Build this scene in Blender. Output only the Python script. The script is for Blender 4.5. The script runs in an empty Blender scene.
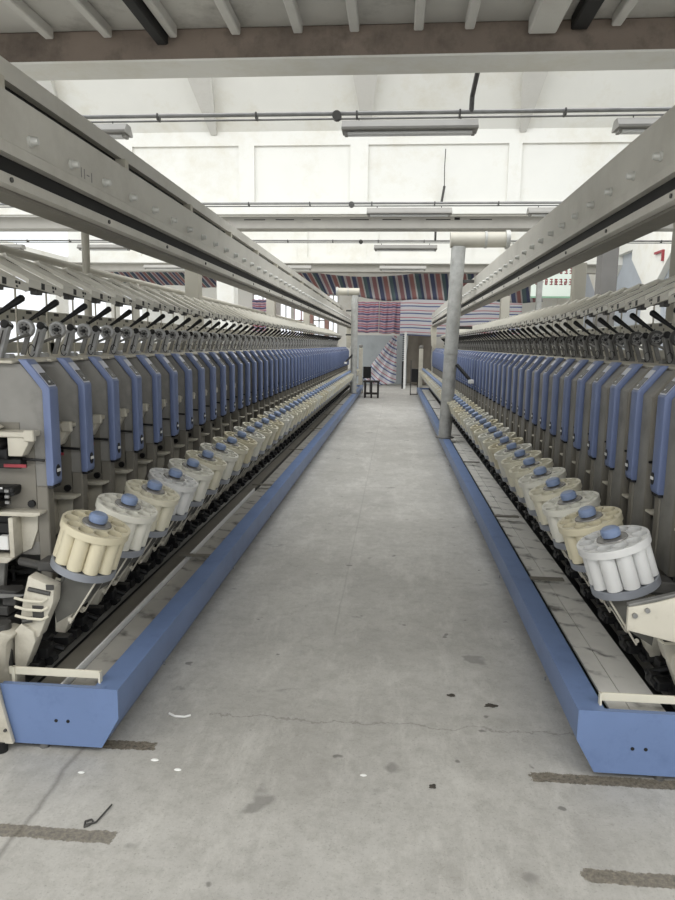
import bpy, bmesh, math, random
from mathutils import Vector, Matrix
random.seed(7)
S = bpy.context.scene
COL = S.collection
PI = math.pi
XC = -.16                      # centre line of the aisle
PITCH = .32                    # spacing of the winding units

# ------------------------------------------------------------------ helpers
def lin(c):
    return tuple((v/255/12.92 if v/255 <= .04045 else ((v/255+.055)/1.055)**2.4) for v in c)

def node_mat(name, col, rough=.55, metal=0., noise=.10, scale=6., spec=.4, stain=None, stain_amt=.0, stain_scale=3., bump=0.):
    m = bpy.data.materials.new(name); m.use_nodes = True
    nt = m.node_tree; N = nt.nodes; K = nt.links
    bs = N['Principled BSDF']
    bs.inputs['Roughness'].default_value = rough
    bs.inputs['Metallic'].default_value = metal
    bs.inputs['Specular IOR Level'].default_value = spec
    tc = N.new('ShaderNodeTexCoord')
    nz = N.new('ShaderNodeTexNoise'); nz.inputs['Scale'].default_value = scale; nz.inputs['Detail'].default_value = 6
    K.new(tc.outputs['Object'], nz.inputs['Vector'])
    rp = N.new('ShaderNodeValToRGB')
    c = lin(col)
    rp.color_ramp.elements[0].position = .3; rp.color_ramp.elements[1].position = .7
    rp.color_ramp.elements[0].color = tuple(v*(1-noise) for v in c)+(1,)
    rp.color_ramp.elements[1].color = tuple(min(1, v*(1+noise)) for v in c)+(1,)
    K.new(nz.outputs['Fac'], rp.inputs['Fac'])
    out = rp.outputs['Color']
    if stain:
        n2 = N.new('ShaderNodeTexNoise'); n2.inputs['Scale'].default_value = stain_scale; n2.inputs['Detail'].default_value = 8
        n2.inputs['Roughness'].default_value = .7
        K.new(tc.outputs['Object'], n2.inputs['Vector'])
        r2 = N.new('ShaderNodeValToRGB'); r2.color_ramp.elements[0].position = .5; r2.color_ramp.elements[1].position = .72
        r2.color_ramp.elements[0].color = (0, 0, 0, 1); r2.color_ramp.elements[1].color = (stain_amt,)*3+(1,)
        K.new(n2.outputs['Fac'], r2.inputs['Fac'])
        mx = N.new('ShaderNodeMixRGB'); mx.inputs[2].default_value = lin(stain)+(1,)
        K.new(r2.outputs['Color'], mx.inputs[0]); K.new(out, mx.inputs[1]); out = mx.outputs[0]
    K.new(out, bs.inputs['Base Color'])
    if bump:
        bp = N.new('ShaderNodeBump'); bp.inputs['Strength'].default_value = bump; bp.inputs['Distance'].default_value = .01
        K.new(nz.outputs['Fac'], bp.inputs['Height']); K.new(bp.outputs['Normal'], bs.inputs['Normal'])
    return m

def emit_mat(name, col, strength):
    m = bpy.data.materials.new(name); m.use_nodes = True
    N = m.node_tree.nodes; N.clear()
    e = N.new('ShaderNodeEmission'); e.inputs[0].default_value = lin(col)+(1,); e.inputs[1].default_value = strength
    o = N.new('ShaderNodeOutputMaterial'); m.node_tree.links.new(e.outputs[0], o.inputs[0])
    return m

def stripe_mat(name, axis, period, stops, trans=.35):
    """woven plastic sheeting: stripes along one object axis; stops = [(pos, rgb)]"""
    m = bpy.data.materials.new(name); m.use_nodes = True
    nt = m.node_tree; N = nt.nodes; K = nt.links
    bs = N['Principled BSDF']; bs.inputs['Roughness'].default_value = .6
    at = N.new('ShaderNodeAttribute'); at.attribute_name = 'cloth'
    sp = N.new('ShaderNodeSeparateXYZ'); K.new(at.outputs['Vector'], sp.inputs[0])
    dv = N.new('ShaderNodeMath'); dv.operation = 'DIVIDE'; dv.inputs[1].default_value = period
    K.new(sp.outputs[axis], dv.inputs[0])
    fr = N.new('ShaderNodeMath'); fr.operation = 'FRACT'; K.new(dv.outputs[0], fr.inputs[0])
    rp = N.new('ShaderNodeValToRGB'); rp.color_ramp.interpolation = 'CONSTANT'
    el = rp.color_ramp.elements
    el[0].position = 0; el[0].color = lin(stops[0][1])+(1,)
    el[1].position = stops[1][0]; el[1].color = lin(stops[1][1])+(1,)
    for p, c in stops[2:]:
        e = el.new(p); e.color = lin(c)+(1,)
    K.new(fr.outputs[0], rp.inputs[0]); K.new(rp.outputs[0], bs.inputs['Base Color'])
    tr = N.new('ShaderNodeBsdfTranslucent'); K.new(rp.outputs[0], tr.inputs[0])
    mx = N.new('ShaderNodeMixShader'); mx.inputs[0].default_value = trans
    K.new(bs.outputs[0], mx.inputs[1]); K.new(tr.outputs[0], mx.inputs[2])
    K.new(mx.outputs[0], N['Material Output'].inputs[0])
    return m

class B:
    """collects shapes into one mesh; s mirrors the local x axis"""
    def __init__(self, s=1): self.bm = bmesh.new(); self.s = s; self.mi = 0
    def mat(self, i): self.mi = i; return self
    def _add(self, vs, fs, smooth=False):
        v = [self.bm.verts.new((p[0]*self.s, p[1], p[2])) for p in vs]
        for f in fs:
            try:
                q = self.bm.faces.new([v[i] for i in f]); q.smooth = smooth; q.material_index = self.mi
            except ValueError: pass
        return v
    def box(self, x0, x1, y0, y1, z0, z1, bev=0., M=None):
        t = bmesh.new(); bmesh.ops.create_cube(t, size=1)
        for v in t.verts:
            v.co = Vector((x0+(v.co.x+.5)*(x1-x0), y0+(v.co.y+.5)*(y1-y0), z0+(v.co.z+.5)*(z1-z0)))
        if bev: bmesh.ops.bevel(t, geom=t.edges[:], offset=bev, segments=1, affect='EDGES', profile=.5)
        self.merge(t, M); return self
    def merge(self, t, M=None):
        t.verts.ensure_lookup_table(); t.verts.index_update()
        vs = [(M @ v.co if M else v.co.copy()) for v in t.verts]
        fs = [[v.index for v in f.verts] for f in t.faces]
        self._add(vs, fs); t.free()
    def prism(self, prof, y0, y1, bev=0., M=None):
        """profile in x,z extruded along y"""
        t = bmesh.new()
        a = [t.verts.new((p[0], y0, p[1])) for p in prof]; b = [t.verts.new((p[0], y1, p[1])) for p in prof]
        n = len(prof)
        t.faces.new(a); t.faces.new(b[::-1])
        for i in range(n): t.faces.new([a[i], b[i], b[(i+1) % n], a[(i+1) % n]])
        bmesh.ops.recalc_face_normals(t, faces=t.faces[:])
        if bev:
            bmesh.ops.bevel(t, geom=t.edges[:], offset=bev, segments=2, affect='EDGES', profile=.5)
        self.merge(t, M); return self
    def tube(self, p0, p1, r0, r1=None, n=12, caps=True):
        r1 = r0 if r1 is None else r1
        p0, p1 = Vector(p0), Vector(p1); d = (p1-p0).normalized()
        u = d.orthogonal().normalized(); w = d.cross(u)
        vs = []; fs = []
        for p, r in ((p0, r0), (p1, r1)):
            for i in range(n):
                a = 2*PI*i/n; vs.append(p+u*(r*math.cos(a))+w*(r*math.sin(a)))
        for i in range(n): fs.append([i, (i+1) % n, n+(i+1) % n, n+i])
        self._add(vs, fs, True)
        if caps:
            self._add(vs[:n], [list(range(n))]); self._add(vs[n:], [list(range(n))])
        return self
    def path(self, pts, r, n=6):
        for a, b in zip(pts, pts[1:]): self.tube(a, b, r, n=n)
        return self
    def lathe(self, prof, n=24, M=None):
        vs = []; fs = []
        for r, z in prof:
            for i in range(n):
                a = 2*PI*i/n; p = Vector((r*math.cos(a), r*math.sin(a), z)); vs.append(M @ p if M else p)
        m = len(prof)
        for j in range(m-1):
            for i in range(n): fs.append([j*n+i, j*n+(i+1) % n, (j+1)*n+(i+1) % n, (j+1)*n+i])
        if prof[0][0] > 1e-6: pass
        self._add(vs, fs, True); return self
    def build(self, name, mat, parent=None, loc=None, angle=35):
        bmesh.ops.remove_doubles(self.bm, verts=self.bm.verts[:], dist=1e-6)
        bmesh.ops.recalc_face_normals(self.bm, faces=self.bm.faces[:])
        me = bpy.data.meshes.new(name); self.bm.to_mesh(me); self.bm.free()
        for p in me.polygons: p.use_smooth = True
        try: me.set_sharp_from_angle(angle=math.radians(angle))
        except Exception: pass
        
        for m_ in (mat if isinstance(mat, (list, tuple)) else [mat]): me.materials.append(m_)
        o = bpy.data.objects.new(name, me); COL.objects.link(o)
        if parent: o.parent = parent
        if loc: o.location = loc
        return o

def tag(o, label=None, cat=None, group=None, kind=None):
    if label: o['label'] = label
    if cat: o['category'] = cat
    if group: o['group'] = group
    if kind: o['kind'] = kind
    return o
def thing(name, label, cat, loc=(0, 0, 0), group=None):
    o = bpy.data.objects.new(name, None); COL.objects.link(o); o.location = loc; o.empty_display_size = .1
    return tag(o, label, cat, group)
def at(o, par): o.matrix_parent_inverse = Matrix.Translation(-par.location); return o
def struct(o): o['kind'] = 'structure'; return o
KIDS = {}
def kids(o):
    return [c for c in bpy.data.objects if c.parent == o]
def copy_tree(o, kmap, parent=None):
    c = o.copy(); COL.objects.link(c)
    if parent: c.parent = parent
    for k in kmap.get(o.name, []): copy_tree(k, kmap, c)
    return c
def kmap_of(root):
    d = {}
    def rec(o):
        d[o.name] = kids(o)
        for k in d[o.name]: rec(k)
    rec(root); return d
ORD = ['zeroth','first','second','third','fourth','fifth','sixth','seventh','eighth','ninth','tenth','eleventh','twelfth','thirteenth',
 'fourteenth','fifteenth','sixteenth','seventeenth','eighteenth','nineteenth','twentieth','twenty-first','twenty-second','twenty-third',
 'twenty-fourth','twenty-fifth','twenty-sixth','twenty-seventh','twenty-eighth','twenty-ninth','thirtieth','thirty-first','thirty-second',
 'thirty-third','thirty-fourth','thirty-fifth']

# ------------------------------------------------------------------ materials
MB = {}
MB['body']   = node_mat('grey_body_paint', (134, 132, 127), .55, .0, .10, 9, stain=(92, 90, 86), stain_amt=.5, stain_scale=5)
MB['body2']  = node_mat('grey_leg_paint', (122, 118, 109), .5, .0, .08, 8)
MB['dark']   = node_mat('dark_grey_metal', (74, 73, 71), .5, .2, .2, 14)
MB['black']  = node_mat('black_plastic', (24, 24, 25), .45, 0, .2, 20)
MB['rubber'] = node_mat('black_grip', (16, 16, 17), .5, 0, .1, 20)
MB['steel']  = node_mat('worn_steel', (150, 150, 150), .32, .85, .12, 20)
MB['steel2'] = node_mat('dull_cast_metal', (128, 127, 124), .45, .5, .15, 20)
MB['ring']   = node_mat('pale_metal_ring', (176, 176, 176), .4, .3, .1, 20)
MB['zinc']   = node_mat('zinc_bolt', (205, 205, 200), .4, .2, .06, 20)
MB['cover']  = node_mat('blue_cover_paint', (109, 122, 157), .38, 0, .05, 6)
MB['panel']  = node_mat('pale_blue_keypad', (184, 187, 198), .28, 0, .05, 30)
MB['screen'] = node_mat('dark_display', (38, 39, 44), .25, 0, .1, 30)
MB['lab']    = node_mat('white_label', (222, 222, 220), .5, 0, .04, 30)
MB['red']    = node_mat('red_label', (150, 58, 66), .5, 0, .1, 30)
MB['cream']  = node_mat('cream_casting', (196, 191, 177), .5, 0, .06, 8, stain=(150, 142, 124), stain_amt=.5, stain_scale=9)
MB['magA']   = node_mat('cream_plastic', (205, 197, 171), .42, 0, .04, 8)
MB['magB']   = node_mat('off_white_plastic', (212, 210, 199), .42, 0, .04, 8)
MB['magC']   = node_mat('ivory_plastic', (208, 203, 183), .42, 0, .04, 8)
MB['magD']   = node_mat('greyish_white_plastic', (206, 206, 204), .42, 0, .04, 8)
MB['knob']   = node_mat('blue_knob', (124, 140, 171), .3, 0, .05, 10)
MB['tray']   = node_mat('blue_grey_tray', (142, 146, 154), .35, .3, .08, 10)
MB['clear']  = node_mat('smoky_hub', (128, 126, 122), .2, .1, .1, 20)
MB['chute']  = node_mat('grey_green_chute', (100, 99, 94), .55, .1, .15, 12)
MB['trough'] = node_mat('trough_blue_paint', (104, 124, 162), .42, 0, .06, 4, stain=(86, 104, 140), stain_amt=.6, stain_scale=7)
MB['trim']   = node_mat('cream_bar', (210, 205, 188), .5, 0, .05, 10)
MB['belt']   = node_mat('grey_belt', (162, 160, 154), .6, 0, .08, 10)
MB['green']  = node_mat('dark_green_gap', (22, 46, 38), .6, 0, .2, 10)
MB['rail']   = node_mat('beige_rail_paint', (202, 199, 190), .5, 0, .05, 2.5, stain=(152, 147, 136), stain_amt=.35, stain_scale=2)
MB['railg']  = node_mat('rail_groove', (24, 23, 22), .7, 0, .1, 6)
MB['board']  = node_mat('beige_board', (212, 209, 199), .5, 0, .05, 8)
MB['pipe']   = node_mat('galvanised_duct', (172, 172, 168), .5, .25, .14, 10, stain=(128, 126, 120), stain_amt=.5, stain_scale=12)
MB['pipe2']  = node_mat('beige_duct_pipe', (178, 174, 162), .5, 0, .05, 6)
MB['conduit'] = node_mat('conduit_grey', (130, 130, 128), .5, .3, .15, 8)
MB['lampm']  = node_mat('lamp_housing_grey', (142, 140, 135), .5, 0, .06, 6)
MB['wallw']  = node_mat('white_plaster', (230, 229, 223), .8, 0, .02, 2.2, stain=(206, 200, 182), stain_amt=.6, stain_scale=1.1, bump=.2)
MB['wallg']  = node_mat('grey_blue_plaster', (190, 197, 200), .8, 0, .05, 2, stain=(160, 168, 172), stain_amt=.5)
MB['ceil']   = node_mat('sooty_ceiling', (196, 194, 188), .85, 0, .08, 2, stain=(110, 106, 100), stain_amt=.6, stain_scale=1.6)
MB['beam']   = node_mat('stained_beam', (134, 121, 110), .8, 0, .2, 1.6, stain=(84, 75, 68), stain_amt=.85, stain_scale=2.5)
MB['conc']   = node_mat('concrete_light', (205, 203, 197), .8, 0, .05, 3, stain=(168, 164, 156), stain_amt=.4)
MB['beam2']  = node_mat('shade_greyed_beam', (168, 165, 158), .8, 0, .05, 2, stain=(150, 147, 140), stain_amt=.6, stain_scale=1.5)  # white beam greyed: the shade it lies in is put into the colour
MB['concg']  = node_mat('concrete_grey', (122, 120, 117), .8, 0, .08, 3)
MB['brick']  = node_mat('pink_brick', (176, 140, 132), .8, 0, .12, 12)
MB['stool']  = node_mat('black_wood', (38, 33, 31), .5, 0, .15, 10)
MB['brown']  = node_mat('brown_tarp', (118, 112, 102), .6, 0, .14, 3)
MB['banner'] = node_mat('white_banner', (228, 238, 228), .6, 0, .02, 3)
MB['bangreen'] = node_mat('green_hem', (140, 178, 152), .6, 0, .05, 3)
MB['pane']   = emit_mat('daylit_pane', (240, 244, 252), 1.0)
MB['greypane'] = node_mat('grey_shutter', (176, 182, 190), .5, 0, .05, 3)
MB['lint']   = node_mat('white_lint', (232, 232, 228), .9, 0, .03, 30)
MB['dirt']   = node_mat('dirt_clod', (70, 66, 60), .95, 0, .3, 60)

# marbled belt (real grime veins on the laps of the belt)
def belt_mat(name, col, vein):
    m = node_mat(name, col, .45, 0, .04, 12)
    nt = m.node_tree; N = nt.nodes; K = nt.links; bs = N['Principled BSDF']
    src = bs.inputs['Base Color'].links[0].from_socket
    tc = N.new('ShaderNodeTexCoord'); nz = N.new('ShaderNodeTexNoise'); nz.inputs['Scale'].default_value = 7; nz.inputs['Detail'].default_value = 5
    K.new(tc.outputs['Object'], nz.inputs['Vector'])
    sp = N.new('ShaderNodeSeparateXYZ'); K.new(tc.outputs['Object'], sp.inputs[0])
    a = N.new('ShaderNodeMath'); a.operation = 'MULTIPLY_ADD'; a.inputs[1].default_value = .30
    K.new(nz.outputs['Fac'], a.inputs[0]); K.new(sp.outputs['Y'], a.inputs[2])
    x = N.new('ShaderNodeMath'); x.operation = 'MULTIPLY_ADD'; x.inputs[1].default_value = .5
    K.new(sp.outputs['X'], x.inputs[0]); K.new(a.outputs[0], x.inputs[2])
    md = N.new('ShaderNodeMath'); md.operation = 'PINGPONG'; md.inputs[1].default_value = .11
    K.new(x.outputs[0], md.inputs[0])
    rp = N.new('ShaderNodeValToRGB'); rp.color_ramp.elements[0].position = 0; rp.color_ramp.elements[1].position = .045
    rp.color_ramp.elements[0].color = (.85,)*3+(1,); rp.color_ramp.elements[1].color = (0, 0, 0, 1)
    K.new(md.outputs[0], rp.inputs[0])
    n2 = N.new('ShaderNodeTexNoise'); n2.inputs['Scale'].default_value = 13; n2.inputs['Detail'].default_value = 5; K.new(tc.outputs['Object'], n2.inputs['Vector'])
    r3 = N.new('ShaderNodeValToRGB'); r3.color_ramp.elements[0].position = .42; r3.color_ramp.elements[1].position = .62; K.new(n2.outputs['Fac'], r3.inputs[0])
    mm = N.new('ShaderNodeMath'); mm.operation = 'MULTIPLY'; K.new(rp.outputs[0], mm.inputs[0]); K.new(r3.outputs[0], mm.inputs[1])
    mx = N.new('ShaderNodeMixRGB'); mx.inputs[2].default_value = lin(vein)+(1,)
    K.new(mm.outputs[0], mx.inputs[0]); K.new(src, mx.inputs[1]); K.new(mx.outputs[0], bs.inputs['Base Color'])
    return m
MB['beltm'] = belt_mat('white_belt_with_grime_veins', (226, 224, 218), (70, 66, 62))
MB['beltl'] = belt_mat('grey_belt_with_grime_veins', (168, 165, 158), (52, 50, 48))

# floor material with worn patches, a crack, a joint and four dirty anchor grooves
def floor_mat():
    m = bpy.data.materials.new('worn_concrete_floor'); m.use_nodes = True
    nt = m.node_tree; N = nt.nodes; K = nt.links; bs = N['Principled BSDF']
    bs.inputs['Roughness'].default_value = .55; bs.inputs['Specular IOR Level'].default_value = .35
    tc = N.new('ShaderNodeTexCoord'); co = tc.outputs['Object']
    def noise(sc, det=6, ro=.6, off=0, stretch=None):
        n = N.new('ShaderNodeTexNoise'); n.inputs['Scale'].default_value = sc; n.inputs['Detail'].default_value = det; n.inputs['Roughness'].default_value = ro
        mp = N.new('ShaderNodeMapping'); mp.inputs['Location'].default_value = (off, off*.7, 0)
        if stretch: mp.inputs['Scale'].default_value = stretch
        K.new(co, mp.inputs[0]); K.new(mp.outputs[0], n.inputs['Vector']); return n.outputs['Fac']
    def ramp(src, p0, p1, c0=(0, 0, 0), c1=(1, 1, 1)):
        r = N.new('ShaderNodeValToRGB'); r.color_ramp.elements[0].position = p0; r.color_ramp.elements[1].position = p1
        r.color_ramp.elements[0].color = tuple(c0)+(1,); r.color_ramp.elements[1].color = tuple(c1)+(1,)
        K.new(src, r.inputs[0]); return r.outputs[0]
    def M(op, a, b=None, c=None):
        n = N.new('ShaderNodeMath'); n.operation = op
        for i, v in enumerate((a, b, c)):
            if v is None: continue
            if isinstance(v, (int, float)): n.inputs[i].default_value = v
            else: K.new(v, n.inputs[i])
        return n.outputs[0]
    def mix(fac, a, col):
        x = N.new('ShaderNodeMixRGB'); K.new(fac, x.inputs[0]); K.new(a, x.inputs[1]); x.inputs[2].default_value = lin(col)+(1,); return x.outputs[0]
    sp = N.new('ShaderNodeSeparateXYZ'); K.new(co, sp.inputs[0]); X, Y = sp.outputs['X'], sp.outputs['Y']
    col = ramp(noise(1.3, 8, .65), .3, .72, lin((172, 170, 165)), lin((196, 194, 188)))
    col = mix(M('MULTIPLY', ramp(noise(.7, 7, .65, 41), .42, .66), .45), col, (150, 147, 140))
    col = mix(M('MULTIPLY', ramp(noise(3.5, 10, .75, 3), .5, .75), .45), col, (140, 137, 131))
    col = mix(M('MULTIPLY', ramp(noise(26, 4, .7, 9), .55, .8), .35), col, (205, 203, 198))
    col = mix(M('MULTIPLY', ramp(noise(60, 3, .6, 2), .60, .72), .30), col, (128, 125, 119))
    col = mix(M('MULTIPLY', ramp(noise(14, 9, .8, 17), .46, .68), .55), col, (146, 143, 136))
    col = mix(M('MULTIPLY', ramp(noise(5, 9, .8, 27, (1, .35, 1)), .50, .64), .5), col, (206, 204, 198))
    col = mix(M('MULTIPLY', ramp(noise(110, 3, .7, 6), .58, .66), .32), col, (112, 109, 103))
    col = mix(M('MULTIPLY', ramp(noise(4.5, 3, .5, 21), .67, .72), .6), col, (118, 116, 112))       # dark blotches
    col = mix(M('MULTIPLY', ramp(noise(9, 2, .5, 31), .72, .75), .7), col, (96, 94, 90))            # oil drips
    # slab joints further in
    w = noise(4, 4, .6, 5)
    yj = M('PINGPONG', M('ADD', Y, M('MULTIPLY', w, .02)), 1.2)
    jm = M('MULTIPLY', ramp(yj, 0, .010, (1, 1, 1), (0, 0, 0)), M('MULTIPLY', M('GREATER_THAN', Y, 5.), .35))
    col = mix(jm, col, (120, 117, 112))
    xj = M('ABSOLUTE', M('ADD', X, M('ADD', .27, M('MULTIPLY', w, .02))))
    col = mix(M('MULTIPLY', ramp(xj, 0, .008, (1, 1, 1), (0, 0, 0)), M('MULTIPLY', M('GREATER_THAN', Y, 3.4), .3)), col, (120, 117, 112))
    # joint along the left machine
    xl = M('ABSOLUTE', M('ADD', X, M('ADD', 1.08, M('MULTIPLY', w, .08))))
    col = mix(M('MULTIPLY', ramp(xl, 0, .016, (1, 1, 1), (0, 0, 0)), .55), col, (104, 101, 96))
    # wandering crack across the aisle
    wc = noise(5, 8, .7, 13)
    yc = M('ABSOLUTE', M('SUBTRACT', M('ADD', Y, M('MULTIPLY', M('SUBTRACT', wc, .5), .22)), 2.57))
    ins = M('MULTIPLY', M('GREATER_THAN', X, -.72), M('LESS_THAN', X, .75))
    col = mix(M('MULTIPLY', ramp(yc, .001, .006, (1, 1, 1), (0, 0, 0)), M('MULTIPLY', ins, .6)), col, (112, 109, 104))
    # dirty anchor grooves
    nx = M('MULTIPLY', M('SUBTRACT', noise(18, 8, .85, 4), .5), .11)
    wx, wy = M('ADD', X, nx), M('ADD', Y, M('MULTIPLY', nx, .5))
    rub = ramp(noise(70, 4, .75, 8), .35, .65, lin((66, 61, 53)), lin((134, 125, 109)))
    for x0, x1, yc0, hw, st in ((-2.6, -.86, 2.325, .027, .95), (-2.6, -.815, 1.843, .027, .75), (.515, 2.4, 2.285, .027, .9), (.58, 2.4, 1.83, .027, .8)):
        mk = M('MULTIPLY', M('MULTIPLY', M('GREATER_THAN', wx, x0), M('LESS_THAN', wx, x1)), M('LESS_THAN', M('ABSOLUTE', M('SUBTRACT', wy, yc0)), hw))
        x = N.new('ShaderNodeMixRGB'); K.new(M('MULTIPLY', mk, st), x.inputs[0]); K.new(col, x.inputs[1]); K.new(rub, x.inputs[2]); col = x.outputs[0]
    K.new(col, bs.inputs['Base Color'])
    bp = N.new('ShaderNodeBump'); bp.inputs['Strength'].default_value = .15; bp.inputs['Distance'].default_value = .01
    K.new(noise(30, 6, .7, 1), bp.inputs['Height']); K.new(bp.outputs[0], bs.inputs['Normal'])
    return m
MB['floor'] = floor_mat()

# ------------------------------------------------------------------ the setting
XL, XR, YB, YF = -10.0, 6.0, -4.0, 27.0
struct(B().box(XL-.2, XR+.2, YB, YF+.2, -.12, 0).build('floor', MB['floor']))
struct(B().box(XL-.2, XR+.2, YB, 5.6, 3.86, 4.0).build('ceiling', MB['ceil']))
TR = [0]
def trim(b, m):
    TR[0] += 1; return struct(b.build('trim_%d' % TR[0], m))
for x in (-3.9, -3.3, -2.70, -2.24, -1.25, -.78, -.36, .11, .48, 1.52, 2.0, 2.5, 3.0, 3.5):
    trim(B().box(x-.035, x+.035, YB, 5.5, 3.78, 3.859, .008), MB['conc'])
trim(B().box(.90, 1.10, YB, 5.5, 3.74, 3.859, .01), MB['conc'])
trim(B().box(-1.86, -1.77, YB, 5.5, 3.72, 3.859, .01), MB['railg']); trim(B().box(-1.76, -1.70, YB, 5.5, 3.77, 3.859, .008), MB['conc'])
trim(B().box(1.20, 1.32, YB, 5.5, 3.76, 3.859, .01), MB['railg'])
BAY = 7.75
for k in range(3):
    y = 5.55+k*BAY
    if k < 2 or True:
        # cross beam: soffit in pale paint, stained face
        b = B().box(XL, XR, y, y+.36, 3.63, 3.86, .012)
        if k == 1:
            b.mat(1)
            for x0, x1 in ((-2.9, -2.5), (-2.3, -1.95), (-1.6, -1.45), (-.9, -.55), (-.3, .05), (.5, .95), (1.02, 1.12), (1.3, 1.7), (-5.2, -4.6), (2.6, 3.2)):
                b.box(x0, x1, y-.003, y+.01, 3.785, 3.80 if x1-x0 > .13 else 3.83)
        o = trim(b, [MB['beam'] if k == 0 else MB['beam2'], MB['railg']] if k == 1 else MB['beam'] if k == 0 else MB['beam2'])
        if k == 0:
            o.data.materials.append(MB['wallw'])
            for p in o.data.polygons:
                if p.normal.z < -.5: p.material_index = 1
    # upstand above the next gutter beam, with recessed panels facing the aisle
    yw = y+BAY-.2
    if k < 2:
        b = B().box(XL, XR, yw+.06, yw+.2, 3.86, 5.45)
        edges = [-9.9, -8.0, -7.7, -5.3, -4.95, -2.66, -.90, -.575, 1.92, 2.15, 4.6, 4.85, 5.95]
        # raised frame around the recesses
        b.box(XL, XR, yw, yw+.06, 3.86, 4.04); b.box(XL, XR, yw, yw+.06, 5.06, 5.45)
        for x0, x1 in ((-8.0, -7.7), (-5.3, -4.95), (-2.95, -2.66), (-.90, -.575), (1.92, 2.15), (4.6, 4.85)):
            b.box(x0, x1, yw, yw+.06, 4.04, 5.06)
        o = struct(b.build('wall_clerestory.%03d' % k, MB['wallw']))
        o.name = 'wall_clerestory' if k == 0 else 'wall_clerestory.001'
        # sloping roof slab with tapered brackets
        b = B()
        prof = [(yw, 5.30), (yw-3.1, 7.95), (yw-3.1, 8.1), (yw+.2, 5.45)]
        vs = [(x, p[0], p[1]) for x in (XL, XR) for p in prof]
        b._add(vs, [[0, 1, 2, 3], [7, 6, 5, 4], [0, 4, 5, 1], [1, 5, 6, 2], [2, 6, 7, 3], [3, 7, 4, 0]])
        struct(b.build('ceiling_slope', MB['wallw']))
        for x in (-6.2, -3.40, -.61, 2.14, 4.9):
            b = B(); dz = 2.65/3.1
            vs = []
            for yy, w, h in ((yw-.02, .055, .10), (yw-.9, .2, .22), (yw-3.1, .24, .26)):
                zz = 5.30+(yw-yy)*dz+.02
                vs += [(x-w, yy, zz), (x+w, yy, zz), (x+w, yy, zz-h), (x-w, yy, zz-h)]
            fs = []
            for j in (0, 4):
                for i in range(4): fs.append([j+i, j+(i+1) % 4, j+4+(i+1) % 4, j+4+i])
            fs += [[0, 1, 2, 3], [8, 9, 10, 11]]
            b._add(vs, fs); trim(b, MB['conc'])
# last bay: plain slab above the far wall
struct(B().box(XL, XR, 21.4, YF, 4.7, 4.85).build('ceiling_far', MB['wallw']))

# far wall: plaster, a grey-blue patch, a row of daylit windows on the left
b = B()
b.box(XL, -5.6, YF, YF+.2, 0, 4.8); b.box(-5.6, -2.2, YF, YF+.2, 0, 1.6); b.box(-5.6, -2.2, YF, YF+.2, 3.4, 4.8)
b.box(-2.2, XR, YF, YF+.2, 0, 4.8)
struct(b.build('wall_far', MB['wallw']))
trim(B().box(-1.6, .45, YF-.04, YF, 0, 1.86), MB['wallg'])
for i, (x0, x1) in enumerate(((-5.55, -4.8), (-4.5, -4.05), (-3.95, -3.4), (-3.2, -2.75), (-2.6, -2.25))):
    w = struct(B().box(x0, x1, YF+.08, YF+.1, 1.6, 3.4).build('window_%d' % (i+1), MB['pane']))
    f = B()
    for x in (x0, (x0+x1)/2, x1): f.box(x-.025, x+.025, YF+.03, YF+.08, 1.6, 3.4)
    for z in (1.63, 2.4, 3.37): f.box(x0, x1, YF+.03, YF+.08, z-.025, z+.025)
    f.build('window_frame', MB['brick'] if i == 2 else MB['conc'], w)
for x0, x1 in ((-4.8, -4.5), (-4.05, -3.95), (-3.4, -3.2), (-2.75, -2.6), (-2.25, -2.2), (-5.6, -5.55)):
    trim(B().box(x0, x1, YF, YF+.12, 1.6, 3.4), MB['brick'] if x0 in (-2.75, -3.4) else MB['conc'])
# side walls
b = B(); b.box(XL-.2, XL, YB, YF, 0, 1.0); b.box(XL-.2, XL, YB, YF, 3.2, 4.0)
for y in range(-4, 28, 4): b.box(XL-.2, XL, y, y+.8, 1.0, 3.2)
struct(b.build('wall_left', MB['wallw']))
b = B(); b.box(XR, XR+.2, YB, YF, 0, .9); b.box(XR, XR+.2, YB, YF, 4.0, 5.2)
ys = [(-4, -3.4), (.4, 1.2), (4.4, 5.4), (8.6, 9.6), (12.8, 13.8), (17.0, 17.9), (21.0, 21.9), (25.2, 27)]
for y0, y1 in ys:
    b.box(XR, XR+.2, y0, y1, .9, 4.0)
    # haunches that widen the column towards its head
for (y0, y1), (y2, y3) in zip(ys, ys[1:]):
    for ya, sg in ((y1, 1), (y2, -1)):
        vs = [(x, yy, zz) for x in (XR, XR+.2) for yy, zz in ((ya, 3.05), (ya+sg*.95, 3.75), (ya+sg*.95, 4.0), (ya, 4.0))]
        b._add(vs, [[0, 1, 2, 3], [7, 6, 5, 4], [0, 4, 5, 1], [1, 5, 6, 2], [2, 6, 7, 3], [3, 7, 4, 0]])
struct(b.build('wall_right', MB['wallw']))
for i, ((y0, y1), (y2, y3)) in enumerate(zip(ys, ys[1:])):
    struct(B().box(XR+.15, XR+.19, y1, y2, .9, 4.0).build('window_%d' % (i+6), MB['greypane']))
# columns under the gutter beams
for x, y, w, m, lab in ((-3.28, 13.32, .17, 'wallw', 0), (3.86, 13.32, .15, 'concg', 0)):
    struct(B().box(x-w, x+w, y, y+.34, 0, 3.63, .01).build('wall_column', MB[m]))

# ------------------------------------------------------------------ winding unit
def ring_M(a, y, z, tilt):      # magazine axis leans towards the aisle
    return Matrix.Translation((a, y, z)) @ Matrix.Rotation(tilt, 4, 'Y')

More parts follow.
